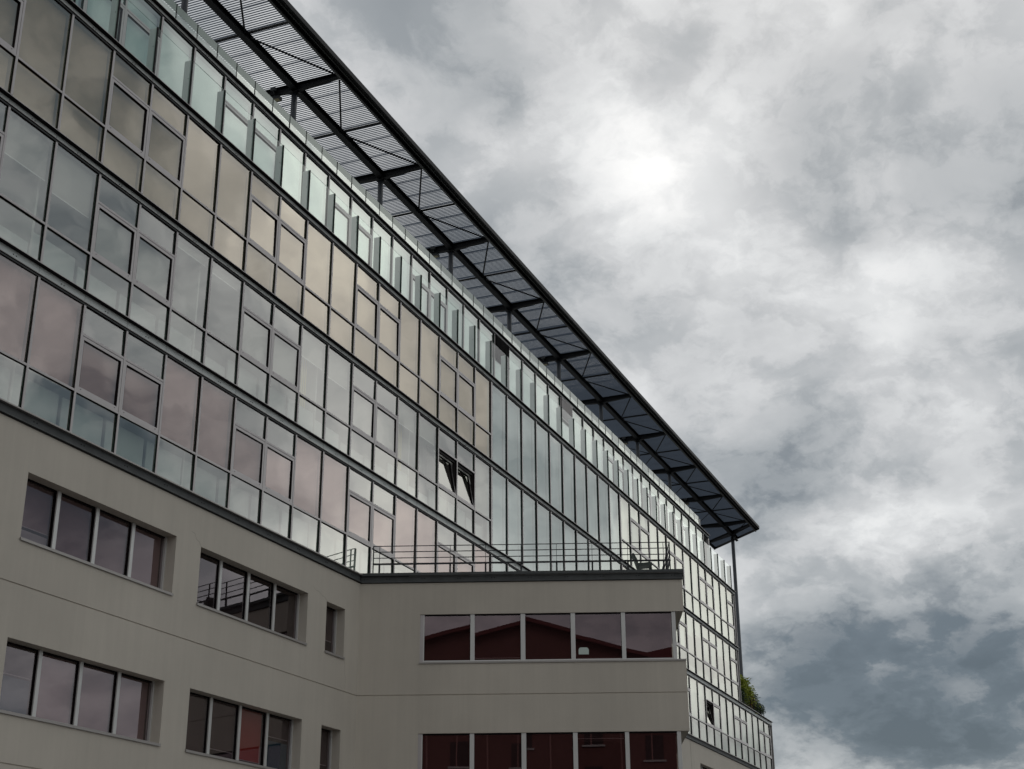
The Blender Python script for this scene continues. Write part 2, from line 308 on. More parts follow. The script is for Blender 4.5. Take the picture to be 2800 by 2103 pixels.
def build(name, mb, parent=None, smooth=False):
    me = bpy.data.meshes.new(name); base = Vector(WL.get(parent.name, (0, 0, 0))) if parent else Vector((0, 0, 0))
    vs = mb.v
    if parent is None:
        xs = [v[0] for v in vs]; ys = [v[1] for v in vs]; zs = [v[2] for v in vs]
        loc = Vector(((min(xs)+max(xs))/2, (min(ys)+max(ys))/2, min(zs))); base = loc
    me.from_pydata([tuple(Vector(v)-base) for v in vs], [], mb.f)
    for k in mb.mats: me.materials.append(M[k])
    me.polygons.foreach_set('material_index', mb.mi)
    if smooth: me.polygons.foreach_set('use_smooth', [True]*len(mb.f))
    me.update()
    o = bpy.data.objects.new(name, me); COL.objects.link(o)
    if parent: o.parent = parent; WL[o.name] = tuple(base)
    else: o.location = base; WL[o.name] = tuple(base)
    return o
def tag(o, label=None, cat=None, group=None, kind=None):
    if label: o['label'] = label
    if cat: o['category'] = cat
    if group: o['group'] = group
    if kind: o['kind'] = kind
    return o
def thing(name, label, cat, loc, group=None):
    o = bpy.data.objects.new(name, None); COL.objects.link(o); o.location = loc; o.empty_display_size = .3; WL[o.name] = tuple(loc)
    return tag(o, label, cat, group)

# ------------------------------------------------------------------ ground
g = MB(); g.quad([(-900, -900, -1.0667), (900, -900, -1.0667), (900, 900, -1.0667), (-900, 900, -1.0667)], 'asphalt')
tag(build('ground', g), 'dark asphalt ground around the office building', kind='structure')
g = MB(); g.box(-40, 60, -3.2, 30, -1.09, -.985, 'pave')
tag(build('pavement', g), 'pale paving along the foot of the office building', kind='structure')

# ------------------------------------------------------------------ main office building
X0, X1, XE = -5, 40.32, 45.42
office = thing('office_building', 'long office block with a rendered base, four glazed storeys and bolted steel floor beams', 'office building', (20*B, 4*B, 0))
FL = {1: (6.855, 7.477, 8.796), 2: (9.030, 9.619, 10.955), 3: (11.163, 11.783, 13.159)}

def wall_with_openings(T, x0, x1, z0, z1, ops, grooves, depth, k, y0=0.0, xs_end=None):
    """front wall between x0..x1; ops = (xa, xb, za, zb) openings with reveals of given depth; grooves = z of thin joints"""
    mb = MB(T); gw = .009
    zs = sorted(set([z0, z1]+[q for o in ops for q in o[2:4]]+[q for gz in grooves for q in (gz-gw, gz+gw)]))
    xs = sorted(set([x0, x1]+[q for o in ops for q in o[0:2]]))
    zs = [z for z in zs if z0 <= z <= z1]
    for i in range(len(zs)-1):
        a, b_ = zs[i], zs[i+1]; zm = (a+b_)/2
        gr = any(abs(zm-gz) < gw for gz in grooves)
        row = []
        for j in range(len(xs)-1):
            c, d = xs[j], xs[j+1]; xm = (c+d)/2
            hole = any(o[0] < xm < o[1] and o[2] < zm < o[3] for o in ops)
            row.append((c, d, hole))
        for c, d, hole in row:
            if hole: continue
            yy = y0+(m(.022) if gr else 0)
            mb.quad([(c, yy, a), (d, yy, a), (d, yy, b_), (c, yy, b_)], k)
        if gr:
            mb.quad([(x0, y0, a), (x0, y0+m(.022), a), (x1, y0+m(.022), a), (x1, y0, a)][::-1], k)
            mb.quad([(x0, y0, b_), (x0, y0+m(.022), b_), (x1, y0+m(.022), b_), (x1, y0, b_)], k)
    for xa, xb, za, zb in ops:
        mb.quad([(xa, y0, za), (xa, y0+depth, za), (xb, y0+depth, za), (xb, y0, za)][::-1], k)
        mb.quad([(xa, y0, zb), (xa, y0+depth, zb), (xb, y0+depth, zb), (xb, y0, zb)], k)
        mb.quad([(xa, y0, za), (xa, y0, zb), (xa, y0+depth, zb), (xa, y0+depth, za)][::-1], k)
        mb.quad([(xb, y0, za), (xb, y0, zb), (xb, y0+depth, zb), (xb, y0+depth, za)], k)
    return mb

ZR = [(5.15, 6.055), (2.925, 3.845), (.71, 1.63)]
JG = [4.545, 2.30, .09]
REC = .235
def base_wall(xa, xb, wins, joints=JG):
    ops = [(a, b_, z[0], z[1]) for z in ZR for a, b_ in wins]
    mb = wall_with_openings(ident, xa, xb, -1.05, 6.665, ops, joints, REC, 'render')
    return build('rendered_wall', mb, office)
wl = [(-3.75, -.36), (.30, 3.70), (4.36, 7.725), (8.40, 9.10)]
base_wall(X0, WO[0], wl)
wr = [(33.9, 37.0), (38.0, 41.2), (42.0, 45.0)]
base_wall(27.2, XE, wr)

def strip_window(T, parent, xa, xb, za, zb, y, n, glassk='g_wing', blinds=(), mw=.078, back='blind_dark', name='window', jamb=.05, railh=.035, fk='alu_light'):
    """row of n panes between light posts; blinds = per pane (material, fraction lowered)"""
    fr = MB(T); d = m(.07)
    ml = jamb; w = (xb-xa-2*ml-(n-1)*mw)/n
    fr.box(xa, xa+ml, y-d, y+d*.4, za, zb, fk); fr.box(xb-ml, xb, y-d, y+d*.4, za, zb, fk)
    fr.box(xa+ml, xb-ml, y-d+m(.01), y+d*.4, za, za+railh, fk); fr.box(xa+ml, xb-ml, y-d+m(.03), y+d*.4, zb-.02, zb, 'gasket')
    for i in range(1, n):
        c = xa+ml+i*w+(i-1)*mw
        fr.box(c, c+mw, y-d-m(.01), y+d*.4, za+.002, zb-.002, fk)
        fr.box(c-.008, c, y-d+m(.02), y+d*.4, za+railh, zb-.02, 'gasket')
    o = build(name, fr, parent)
    for i in range(n):
        a = xa+ml+i*(w+mw)
        build('pane', MB(T).pane(a, a+w, y-m(.02), za+railh, zb-.02, glassk), o)
        if i < len(blinds) and blinds[i]:
            k, frac = blinds[i]; zt = zb-.02; zl = zt-(zt-za-railh)*frac
            bb = MB(T).box(a+.01, a+w-.01, y+m(.06), y+m(.065), zl, zt, k)
            bb.box(a+.01, a+w-.01, y+m(.05), y+m(.075), zl-.012, zl, 'alu_light'); build('blind', bb, o)
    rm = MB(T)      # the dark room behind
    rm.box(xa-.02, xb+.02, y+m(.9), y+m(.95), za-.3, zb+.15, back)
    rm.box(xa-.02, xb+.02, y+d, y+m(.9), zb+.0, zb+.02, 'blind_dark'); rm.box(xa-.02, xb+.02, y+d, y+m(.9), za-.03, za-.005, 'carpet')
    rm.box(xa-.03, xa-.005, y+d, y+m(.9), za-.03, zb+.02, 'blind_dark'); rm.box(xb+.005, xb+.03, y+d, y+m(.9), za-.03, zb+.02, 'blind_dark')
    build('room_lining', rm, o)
    return o
def sill(T, parent, xa, xb, z, y0, y1, k='sill'):
    s_ = MB(T); s_.box(xa-.01, xb+.01, y0-m(.035), y1, z-m(.015), z+m(.012), k); s_.box(xa-.01, xb+.01, y0-m(.036), y0-m(.024), z-m(.045), z-m(.015), k)
    return build('sill', s_, parent)
for ri, (za, zb) in enumerate(ZR):
    for wi, (xa, xb) in enumerate(wl+wr):
        n = 1 if xb-xa < 1 else 4
        bl = [None]*4
        if ri == 0 and wi == 1: bl = [('sillpanel', .0), None, None, None]
        if ri == 0: bl = [('blind_mauve', .72 if wi == 1 else .95), ('blind_mauve', .97), ('blind_mauve', .97), ('blind_mauve', .97)] if wi != 2 else [None]*4
        if ri == 1 and wi == 1: bl = [('blind_dark', .42), ('blind_mauve', .98), ('blind_mauve', .98), ('blind_mauve', .98)]
        if ri == 1 and wi == 2: bl = [('blind_dark', .98), ('blind_dark', .85), ('reflection_red', .93), ('blind_dark', .38)]  # red panel in the third pane paints a mirrored red wall
        if n == 1: bl = [('blind_dark', .68)]
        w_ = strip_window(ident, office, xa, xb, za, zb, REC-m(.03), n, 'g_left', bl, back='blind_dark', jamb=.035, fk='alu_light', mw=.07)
        sill(ident, w_, xa, xb, za, 0, REC-m(.1))
        if n == 4 and (ri, wi) in ((0, 1), (1, 1), (1, 2)):        # coloured panels close behind the glass
            pi = 3 if wi == 2 else 0; a = xa+.035+pi*((xb-xa-.07-.21)/4+.07)
            build('backing_panel', MB().box(a+.02, a+.76, REC+m(.02), REC+m(.03), za+.05, za+(.22 if ri == 0 else .50), 'teal' if ri else 'sillpanel'), w_)

# hairline cracks running from window corners
for pts in ([(4.36, 6.055), (4.30, 6.12), (4.22, 6.14), (4.17, 6.22), (4.08, 6.23)], [(8.4, 6.06), (8.33, 6.11), (8.22, 6.12), (8.1, 6.17), (7.98, 6.17), (7.9, 6.22)], [(9.12, 5.13), (9.16, 5.02), (9.15, 4.9), (9.2, 4.78), (9.19, 4.6)]):
    ck = MB()
    for (xa, za), (xb, zb) in zip(pts[:-1], pts[1:]):
        dx, dz = xb-xa, zb-za; l_ = math.hypot(dx, dz); nx, nz = -dz/l_*.0022, dx/l_*.0022
        ck.quad([(xa-nx, -m(.002), za-nz), (xb-nx, -m(.002), zb-nz), (xb+nx, -m(.002), zb+nz), (xa+nx, -m(.002), za+nz)][::-1], 'crack')
    build('crack', ck, office)
# ---- glazed storeys
MW = .042                    # mullion width
CAPD = m(.045)               # how far the caps stand out
def mullion(mb, x, z0, z1, y=0.0, w=MW):
    mb.box(x-w/2+m(.006), x+w/2-m(.006), y-CAPD+m(.012), y+m(.05), z0, z1, 'gasket')
    mb.box(x-w/2, x+w/2, y-CAPD, y-CAPD+m(.012), z0, z1, 'alu')
def transom(mb, x0, x1, z, y=0.0, h=.034):
    mb.box(x0+MW/2, x1-MW/2, y-CAPD+m(.016), y+m(.05), z-h/2+m(.008), z+h/2-m(.004), 'gasket')
    mb.box(x0+MW/2, x1-MW/2, y-CAPD+m(.003), y-CAPD+m(.016), z-h/2, z+h/2, 'alu')
TALL = range(16, 26)
def is_casement(b_):
    if b_ < 16: return (b_-1) % 4 in (0, 1)
    return (b_-27) % 4 in (0, 1) and b_ >= 27
HEAD = .445
def pane(parent, x0, x1, y, z0, z1, k, name='pane', T=ident):
    g_ = MW/2+m(.004)
    return build(name, MB(T).pane(x0+g_, x1-g_, y, z0, z1, k), parent)
def blind(parent, x0, x1, y, z0, z1, k):
    bb = MB().box(x0+.03, x1-.03, y, y+m(.006), z0, z1, k)
    bb.box(x0+.03, x1-.03, y-m(.012), y+m(.018), z0-m(.03), z0, 'alu_light')
    return build('blind', bb, parent)
def sash(parent, x0, x1, z0, z1, y, kg, angle=0.0):
    """opening sash: frame, its pane and two screws; hinged at the bottom when open"""
    a0, a1 = x0+MW/2+m(.008), x1-MW/2-m(.008); h = z1-z0
    def TT(x, yy, z):
        zz = z-z0; c, s = math.cos(angle), math.sin(angle)
        return ident(x, y+(yy-y)*c+zz*s, z0+zz*c-(yy-y)*s)
    fr = MB(TT); fw = m(.07); fb = m(.095); yf, yb = y-CAPD+m(.004), y+m(.035)
    fr.box(a0, a0+fw*.75, yf, yb, z0, z1, 'alu'); fr.box(a1-fw, a1, yf, yb, z0, z1, 'alu')
    fr.box(a0+fw*.75, a1-fw, yf, yb, z0, z0+fb, 'alu'); fr.box(a0+fw*.75, a1-fw, yf, yb, z1-fw, z1, 'alu')
    i0, i1, j0, j1 = a0+fw*.75, a1-fw, z0+fb, z1-fw; gg = m(.012)
    fr.box(i0, i0+gg, yf+m(.004), yb, j0, j1, 'gasket'); fr.box(i1-gg, i1, yf+m(.004), yb, j0, j1, 'gasket')
    fr.box(i0+gg, i1-gg, yf+m(.004), yb, j1-gg, j1, 'gasket')
    # groove between sash and surround
    for xc in (a0+.07, a1-.10):
        fr.box(xc, xc+m(.022), yf-m(.004), yf, z0+fb*.4, z0+fb*.4+m(.016), 'gasket')
    o = build('sash', fr, parent)
    build('pane', MB(TT).pane(i0+gg, i1-gg, y-m(.005), j0, j1-gg, kg), o)
    return o
def casement(b_, zb, zt, zh, z1, y, kt, kb, ks, blindk, lower=True, angle=0.0, xo=0.0):
    x0, x1 = b_+xo, b_+1+xo; z0 = zt if lower else zb
    fr = MB()
    transom(fr, x0, x1, zh, y, .036)
    a0, a1 = x0+MW/2, x1-MW/2
    fr.box(a0, a0+m(.012), y-CAPD+m(.016), y+m(.06), z0, zh-.018, 'gasket'); fr.box(a1-m(.012), a1, y-CAPD+m(.016), y+m(.06), z0, zh-.018, 'gasket')
    fr.box(a0+m(.012), a1-m(.012), y-CAPD+m(.016), y+m(.06), zh-.018-m(.012), zh-.018, 'gasket')
    if angle: fr.box(a0+m(.012), a0+m(.05), y+m(.02), y+m(.10), z0, zh-.03, 'beamdark'); fr.box(a1-m(.05), a1-m(.012), y+m(.02), y+m(.10), z0, zh-.03, 'beamdark'); fr.box(a0+m(.05), a1-m(.05), y+m(.02), y+m(.10), zh-.075, zh-.035, 'beamdark')
    o = build('casement_window', fr, office)
    pane(o, x0, x1, y, zh, z1, kt, 'top_light')
    if lower: pane(o, x0, x1, y, zb, zt, kb, 'lower_pane')
    s_ = sash(o, x0, x1, z0+.018, zh-.018-m(.014), y, ks, angle)
    if angle: build('curtain_or_dark_sheet', MB().box(x0+.04, x1-.04, y+m(.42), y+m(.44), z0+.02, zh+.1, 'shutter'), o)  # dark brown sheet added so the open gap looks shaded
    if blindk and not angle: blind(o, x0, x1, y+m(.10), z0+.02, zh-.02, blindk)
    return o

beam_pos = []
def floor_beam(xa, xb, zlo, zhi, y=0.0, k='web', name='floor_beam', bx=0.0, bolts=True):
    """rolled steel edge beam between two rows of glass, bolted at mid bay"""
    mb = MB(); pt, pb = .13, .055; zn = zhi-m(pt)*zhi/(12.8+y); zbm = zlo+.050
    mb.box(xa, xb, y-m(pt), y+m(.02), zn, zn+.012, 'gasket')                          # top flange, shade of the overhang put into its black colour
    mb.box(xa, xb, y-m(pt+.003), y-m(pt), zn+.002, zn+.013, 'alu')                    # its thin light nosing
    mb.box(xa, xb, y-m(.02), y+m(.02), zn+.012, zhi-.008, 'gasket')
    mb.box(xa, xb, y-m(.012), y+m(.02), zbm, zn, k)                                    # web
    mb.box(xa, xb, y-m(pb), y+m(.02), zbm-.014, zbm, 'beamdark')                      # bottom flange
    mb.box(xa, xb, y-m(pb)-m(.004), y-m(pb), zbm-.010, zbm-.004, 'alu')
    mb.box(xa, xb, y-m(.012), y+m(.02), zlo+.030, zbm-.014, 'gasket')
    mb.box(xa, xb, y-m(.035), y+m(.02), zlo+.010, zlo+.030, 'beamgrey')
    mb.box(xa, xb, y-m(.02), y+m(.02), zlo, zlo+.010, 'gasket')
    if bolts:
        i = math.floor(xa)+1; zc_ = (zbm+zn)/2-.004
        while i+.5 < xb:
            for dx in (-.030, .030):
                mb.tube((i+.5+dx+bx, y-m(.013), zc_), (i+.5+dx+bx, y-m(.020), zc_), .013, 'gasket', 8)
            mb.box(i+bx-.002, i+bx+.002, y-m(.0135), y-m(.012), zbm, zn, 'beamgrey')
            i += 1
    return build(name, mb, office)
floor_beam(X0, XE, FL[1][2], FL[2][0]); floor_beam(X0, X1, FL[2][2], FL[3][0]); floor_beam(X0, X1, FL[3][2], 13.385)
floor_beam(X0, 39.95, 15.45, 15.675, y=.81)
# lower beam over the rendered wall: dark weathered
def base_beam(T, xa, xb, name, parent, x_end=None, top=.0):
    mb = MB(T)
    mb.box(xa, xb, -m(.06), m(.02), 6.832, 6.846, 'alu'); mb.box(xa, xb, -m(.10), m(.02), 6.812, 6.829, 'sill')
    mb.box(xa, xb, -m(.015), m(.02), 6.70, 6.812, 'beamgrey'); mb.box(xa, xb, -m(.055), m(.02), 6.680, 6.70, 'beamgrey')
    mb.box(xa, xb, -m(.02), m(.02), 6.665, 6.680, 'beamdark')
    i = math.floor(xa)+1
    while i+.5 < xb:
        for dx in (-.032, .032): mb.tube((i+.3+dx, -m(.016), 6.755), (i+.3+dx, -m(.024), 6.755), .013, 'gasket', 8)
        i += 1
    return build(name, mb, parent)
base_beam(ident, X0, WO[0]-.03, 'floor_beam', office)
base_beam(ident, 27.3, XE, 'floor_beam', office)

for s in (1, 2, 3):
    zb, zt, z1 = FL[s]; xe = 46 if s == 1 else 41
    fr = MB()
    for i in range(X0, xe):
        x = min(i, 45.38) if s == 1 else min(i, 40.28)
        wide = i in (16, 26)
        if wide:
            mullion(fr, x-.022, zb-.005, z1, w=.036); mullion(fr, x+.022, zb-.005, z1, w=.036)
        else: mullion(fr, x, zb-.005, z1)
    fr.box(X0, xe-.6 if s == 1 else 40.3, m(.0), m(.05), zb-.008, zb+.006, 'gasket'); fr.box(X0, xe-.6 if s == 1 else 40.3, m(.0), m(.05), z1-.006, z1, 'gasket')
    build('facade_frame', fr, office)
    for b_ in range(X0, xe-1+(1 if s == 1 else 0)):
        x1 = b_+1; RG = b_ >= 26
        if s == 1 and b_ == 45: continue
        if s == 1 and x1 > XE: continue
        kmain, kb_, bk = {1: ('g_mauve', 'g_main', 'blind_mauve'), 2: ('g_main', 'g_main', 'blind_taupe'), 3: ('g_tan', 'g_tan', 'blind_tan')}[s]
        if RG: kmain = kb_ = 'g_right'; bk = 'blind_pale'
        if b_ in TALL:
            fr = MB(); fr.box(b_+.03, b_+.97, m(.02), m(.05), zb-.004, zb+.012, 'gasket')
            o = build('tall_window', fr, office); pane(o, b_, x1, 0, zb+.004, z1-.004, 'g_tall')
            blind(o, b_, x1, m(.16), zb+.02, z1-.01, 'blind_grey'); continue
        if is_casement(b_):
            ang = 0.0
            if s == 2 and b_ in (13, 14): ang = math.radians(9.5)
            if s == 1 and b_ == 35: ang = math.radians(12)
            o = casement(b_, zb, zt, z1-HEAD, z1, 0, kb_, kb_, kmain, bk, True, ang)
            fr2 = MB(); transom(fr2, b_, x1, zt); build('transom', fr2, o)
            if s == 3 or b_ > 26: blind(o, b_, x1, m(.13), z1-HEAD+.0, z1-.01, bk if s == 3 else 'blind_pale')
        else:
            fr = MB(); transom(fr, b_, x1, zt); o = build('fixed_window', fr, office)
            pane(o, b_, x1, 0, zt, z1, kmain); pane(o, b_, x1, 0, zb, zt, kb_, 'lower_pane')
            if s == 1: lo = zt+.02
            elif s == 2: lo = z1-random.choice((.18, .45, .62, .8, 1.25, 1.3)); lo = {-1: z1-.62, 0: z1-.72, 3: z1-.14, 4: z1-.16, 7: z1-.5, 8: z1-.55, 11: z1-.45, 12: z1-.40}.get(b_, lo)
            else: lo = zb+.02
            blind(o, b_, x1, m(.12), lo, z1-.005, bk)
        # what stands behind the lower panes
        if s < 3 or b_ in (0, 7):
            px_ = MB(); h = zt-zb; top = zt-.06 if s == 1 else zb+h*random.choice((.55, .75, .9))
            px_.box(b_+.02, x1-.06, m(.30), m(.33), zb+(.10 if s == 2 else .01), top, 'sillpanel'); build('sill_panel', px_, o)
        elif s == 3: blind(o, b_, x1, m(.14), zb+.02, zt, bk)

# yellow curtains and lit lamps seen through the glass
for x, z0_, z1_, s in ((7.42, 9.06, 10.9, 2), (11.45, 9.06, 10.6, 2)):
    c_ = MB()
    for i in range(7): c_.box(x+i*.035, x+i*.035+.03, m(.34+.03*(i % 2)), m(.36+.03*(i % 2)), z0_, z1_, 'yellow')
    build('curtain_or_dark_sheet', c_, office)
for x, y, z in ((13.45, 1.35, 10.85),):
    l_ = MB(); l_.box(x, x+.5, y, y+.3, z, z+m(.06), 'alu_light'); l_.box(x+.03, x+.47, y+.03, y+.27, z-m(.008), z, 'lamp'); build('ceiling_lamp', l_, office)

# top storey, set back behind the terrace, with its own windows
Y4 = .81
fr = MB(); x4 = [i+.11 for i in range(X0, 40)]
for x in x4: mullion(fr, x, 13.38, 15.45, Y4)
fr.box(39.86, 39.95, Y4-CAPD, Y4+m(.1), 13.38, 15.45, 'alu')
build('facade_frame', fr, office)
for b_ in range(X0, 39):
    x0 = b_+.11; x1 = x0+1
    if b_ in (18, 23):           # louvred vent grilles in the upper part of the bay
        k = 'louvre' if b_ == 18 else 'alu'
        lv = MB(); lv.box(x0+.03, x1-.03, Y4+m(.04), Y4+m(.05), 14.83, 15.44, 'louvre' if b_ == 18 else 'blind_pale')
        for i in range(10):
            xx = x0+.05+i*.093; lv.box(xx, xx+.034, Y4-m(.10), Y4+m(.03), 14.84, 15.43, k)
        lv.box(x0+.02, x1-.02, Y4-m(.08), Y4+m(.03), 14.80, 14.835, k); lv.box(x0+.02, x1-.02, Y4-m(.10), Y4+m(.03), 15.43, 15.447, k)
        o = build('louvre_grille', lv, office)
        pane(o, x0, x1, Y4, 13.40, 14.80, 'g_f4'); blind(o, x0, x1, Y4+m(.12), 13.42, 14.8, 'blind_pale')
    elif is_casement(b_) and b_ < 40:
        o = casement(b_, 13.40, 13.5, 14.965, 15.44, Y4, 'g_f4', 'g_f4', 'g_f4', 'blind_pale', False, 0, .11)
        blind(o, x0, x1, Y4+m(.12), 14.98, 15.43, 'blind_pale')
    else:
        fr = MB(); fr.box(x0+.03, x1-.03, Y4+m(.02), Y4+m(.05), 13.40, 13.43, 'alu'); o = build('fixed_window', fr, office)
        pane(o, x0, x1, Y4, 13.40, 15.44, 'g_f4'); blind(o, x0, x1, Y4+m(.12), 13.42, 15.43, 'blind_pale')

# floors, roof, back and end walls
DEP = 9.0
sl = MB()
for zlo, zhi, xe, y_ in ((8.81, 9.01, XE, .04), (10.97, 11.15, X1, .04), (13.175, 13.37, X1, .04), (15.46, 15.66, 39.93, Y4+.04)):
    sl.box(X0, xe-.01, y_, DEP, zlo, zhi, 'slab')
sl.box(X0, 40.25, 0, .04, 13.27, 13.28, 'slab')
build('floor_slab', sl, office)
iw = MB()
for zlo, zhi, xe, y_ in ((6.86, 8.80, 45.2, 2.6), (9.02, 10.96, 40.2, 2.6), (11.16, 13.17, 40.2, 2.6), (13.38, 15.45, 39.8, 3.3)):
    iw.box(X0, xe, y_, y_+.05, zlo, zhi, 'room')
    for i in range(X0, int(xe), 4):
        iw.box(i+.98, i+1.02, (Y4 if zlo > 13 else 0)+.2, y_, zlo, zhi, 'room')
    iw.box(X0, xe, .1 if zlo < 13 else .95, y_, zlo-.004, zlo, 'carpet'); iw.box(X0, xe, .1 if zlo < 13 else .95, y_, zhi-.012, zhi-.004, 'ceiling')
build('interior_wall', iw, office)
ew = MB()
ew.box(X0-.1, X0, 0, DEP, -1.05, 15.66, 'render'); ew.box(X0, XE, DEP, DEP+.1, -1.05, 9.0, 'render'); ew.box(X0, X1, DEP, DEP+.1, 9.0, 15.66, 'render')
ew.box(XE, XE+.03, -.02, DEP, 6.70, 9.02, 'alu'); ew.box(XE-.1, XE, .0, DEP, -1.05, 6.66, 'render'); ew.box(X1, X1+.03, -.02, DEP, 9.06, 13.385, 'alu'); ew.box(39.94, 39.96, Y4, DEP, 13.39, 15.66, 'alu')
build('end_wall', ew, office)
# roof upstand behind the glass balustrade
up = MB(); up.box(3.45-9, 38.9, Y4+m(.07), Y4+m(.16), 15.57, 15.84, 'alu_light'); up.box(38.9, 38.96, Y4+m(.05), Y4+m(.4), 15.675, 16.0, 'alu_light')
build('roof_upstand', up, office)

# ------------------------------------------------------------------ glass balustrades
bal = thing('glass_balustrade', 'clear glass balustrade with grey flat posts along the edge of the top storey terrace', 'balustrade', (20*B, 0, CZ+13.4*B))
for i in range(X0+1, 41):
    x = i if i < 40 else 39.95
    p_ = MB(); p_.box(x-m(.008), x+m(.008), m(.0), m(.215), 13.29, 14.275, 'fin'); p_.box(x-m(.02), x+m(.02), -m(.032), m(.0), 13.29, 14.275, 'fin_edge')
    p_.box(x-m(.012), x+m(.012), m(.06), m(.07), 13.9, 13.92, 'gasket'); build('post', p_, bal)
for i in range(X0+1, 40):
    build('glass_panel', MB().pane(i+.018, i+.982 if i < 39 else 39.93, -m(.004), 13.29, 14.275, 'g_guard', t=.012), bal)
rb = thing('glass_balustrade', 'frosted green glass balustrade with thin posts on the roof edge below the canopy', 'balustrade', (20*B, Y4*B, CZ+15.67*B))
sp = (38.62-3.49)/53
for j in range(-8, 54):
    x = 3.49+j*sp
    p_ = MB(); p_.box(x-m(.012), x+m(.012), Y4-m(.01), Y4+m(.008), 15.58, 16.0, 'beamdark'); build('post', p_, rb)
    if j < 53: build('glass_panel', MB().pane(x+m(.014), x+sp-m(.014), Y4-m(.0), 15.825, 15.995, 'g_roof', t=.012, tilt=False), rb); build('lower_glass_panel', MB().pane(x+m(.014), x+sp-m(.014), Y4-m(.0), 15.58, 15.823, 'g_f4', t=.012), rb)

# ------------------------------------------------------------------ roof canopy
ZN = 17.27
cn = thing('roof_canopy', 'long dark steel roof canopy of open grating carried on round columns', 'canopy', (20*B, 1.2*B, CZ+15.7*B))
NODE = [8.26+4*i for i in range(-3, 10)]
YO, YP, YI = .13, 1.22, 2.62
def skew(y): return 45.62+(y+.06)*.93
zs0, zs1 = ZN+.075, ZN+.075+m(.039)
# grating: blades run across the canopy, ten to a panel one metre long
pl = 2/3
gp = None; x = NODE[0]-pl
k_ = 0
while x < skew(.25)-pl:
    if gp is None:
        mb = MB()
        for i in range(1, 10): mb.box(x+i*pl/10-m(.0030), x+i*pl/10+m(.0030), .20, YI, zs0, zs1, 'grating')
        mb.box(x-m(.0065), x+m(.0065), .20, YI, zs0-m(.004), zs1+m(.012), 'grating')
        for yy in (.20, YI): mb.box(x, x+pl, yy, yy+m(.004), zs0, zs1, 'grating')
        gp = build('grating_panel', mb, cn); k_ = 0
    else:
        c_ = gp.copy(); COL.objects.link(c_); c_.location = gp.location+Vector((k_*pl*B, 0, 0)); c_.parent = cn
    x += pl; k_ += 1
mb = MB(); xx = x
while xx < skew(YI)-.02:
    ys = max(.20, (xx-45.62)/.93-.06)
    if YI-ys > .02: mb.box(xx-m(.002), xx+m(.002), ys, YI, zs0, zs1, 'grating')
    xx += pl/10
build('grating_panel', mb, cn)
# outer edge channel
mb = MB(); xa = NODE[0]-2
def long_(y0, y1, z0_, z1_, k, ex=0): mb.prism([(xa, y0), (skew(y0)+ex, y0), (skew(y1)+ex, y1), (xa, y1)], 'z', z0_, z1_, k)
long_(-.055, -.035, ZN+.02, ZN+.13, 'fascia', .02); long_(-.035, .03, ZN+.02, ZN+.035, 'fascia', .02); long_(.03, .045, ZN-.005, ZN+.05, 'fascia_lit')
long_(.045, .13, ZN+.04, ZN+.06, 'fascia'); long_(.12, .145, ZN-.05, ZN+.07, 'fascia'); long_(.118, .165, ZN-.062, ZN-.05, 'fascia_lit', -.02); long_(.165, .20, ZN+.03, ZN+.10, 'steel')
build('edge_channel', mb, cn)
def ibeam_x(name, yc, z0_, z1_, w, k='steel', lit=True, dx=0):
    global mb
    mb = MB(); h = m(w)/2; t = m(.014)
    long_(yc-h, yc+h, z0_, z0_+t, k, dx); long_(yc-m(.005), yc+m(.005), z0_+t, z1_-t, k, dx); long_(yc-h, yc+h, z1_-t, z1_, k, dx)
    return build(name, mb, cn)
ibeam_x('purlin', YP, ZN-.10, ZN+.07, .20); ibeam_x('purlin', YI-.06, ZN-.03, ZN+.07, .12)
mb = MB(); long_(1.405, 1.41, ZN+.06, ZN+.068, 'gasket', -.1); build('cable', mb, cn)
# tapered cross beams with flanges
def cross_beam(p0, p1, name='cross_beam'):
    (xA, yA), (xB, yB) = p0, p1
    d = Vector((xB-xA, yB-yA, 0)); ln = d.length; d.normalize(); q = Vector((-d.y, d.x, 0))
    tc_ = (YP-yA)/(yB-yA)
    def P(t, off, z): v = Vector((xA, yA, 0))+d*(ln*t)+q*off; return (v.x, v.y, z)
    mbb = MB(); zt_ = ZN+.065; prof = [(0, ZN-.035), (tc_, ZN-.115), (1, ZN-.03)]; w = m(.075); tw = m(.006)
    for a, b_ in zip(prof[:-1], prof[1:]):
        for w_, z0a, z0b, z1a, z1b in ((tw, a[1], b_[1], zt_, zt_), (w, a[1]-m(.014), b_[1]-m(.014), a[1], b_[1]), (w, zt_-m(.014), zt_-m(.014), zt_, zt_)):
            c8 = [P(a[0], -w_, z0a), P(b_[0], -w_, z0b), P(b_[0], w_, z0b), P(a[0], w_, z0a), P(a[0], -w_, z1a), P(b_[0], -w_, z1b), P(b_[0], w_, z1b), P(a[0], w_, z1a)]
            n = len(mbb.v); mbb.v += [mbb.T(*c) for c in c8]
            for q_ in ((0, 1, 5, 4), (1, 2, 6, 5), (2, 3, 7, 6), (3, 0, 4, 7), (4, 5, 6, 7), (3, 2, 1, 0)):
                mbb.f.append(tuple(n+i for i in q_)); mbb.mi.append(mbb.mid('steel'))
    return build(name, mbb, cn)
for x in NODE: cross_beam((x, .14), (x, YI-.12))
cross_beam((44.82, .16), (46.85, YI-.12))
mb = MB(); mb.bar((skew(-.03)-.02, -.03, ZN+.03), (skew(YI)-.02, YI, ZN+.03), .06, .14, 'fascia'); build('end_beam', mb, cn)
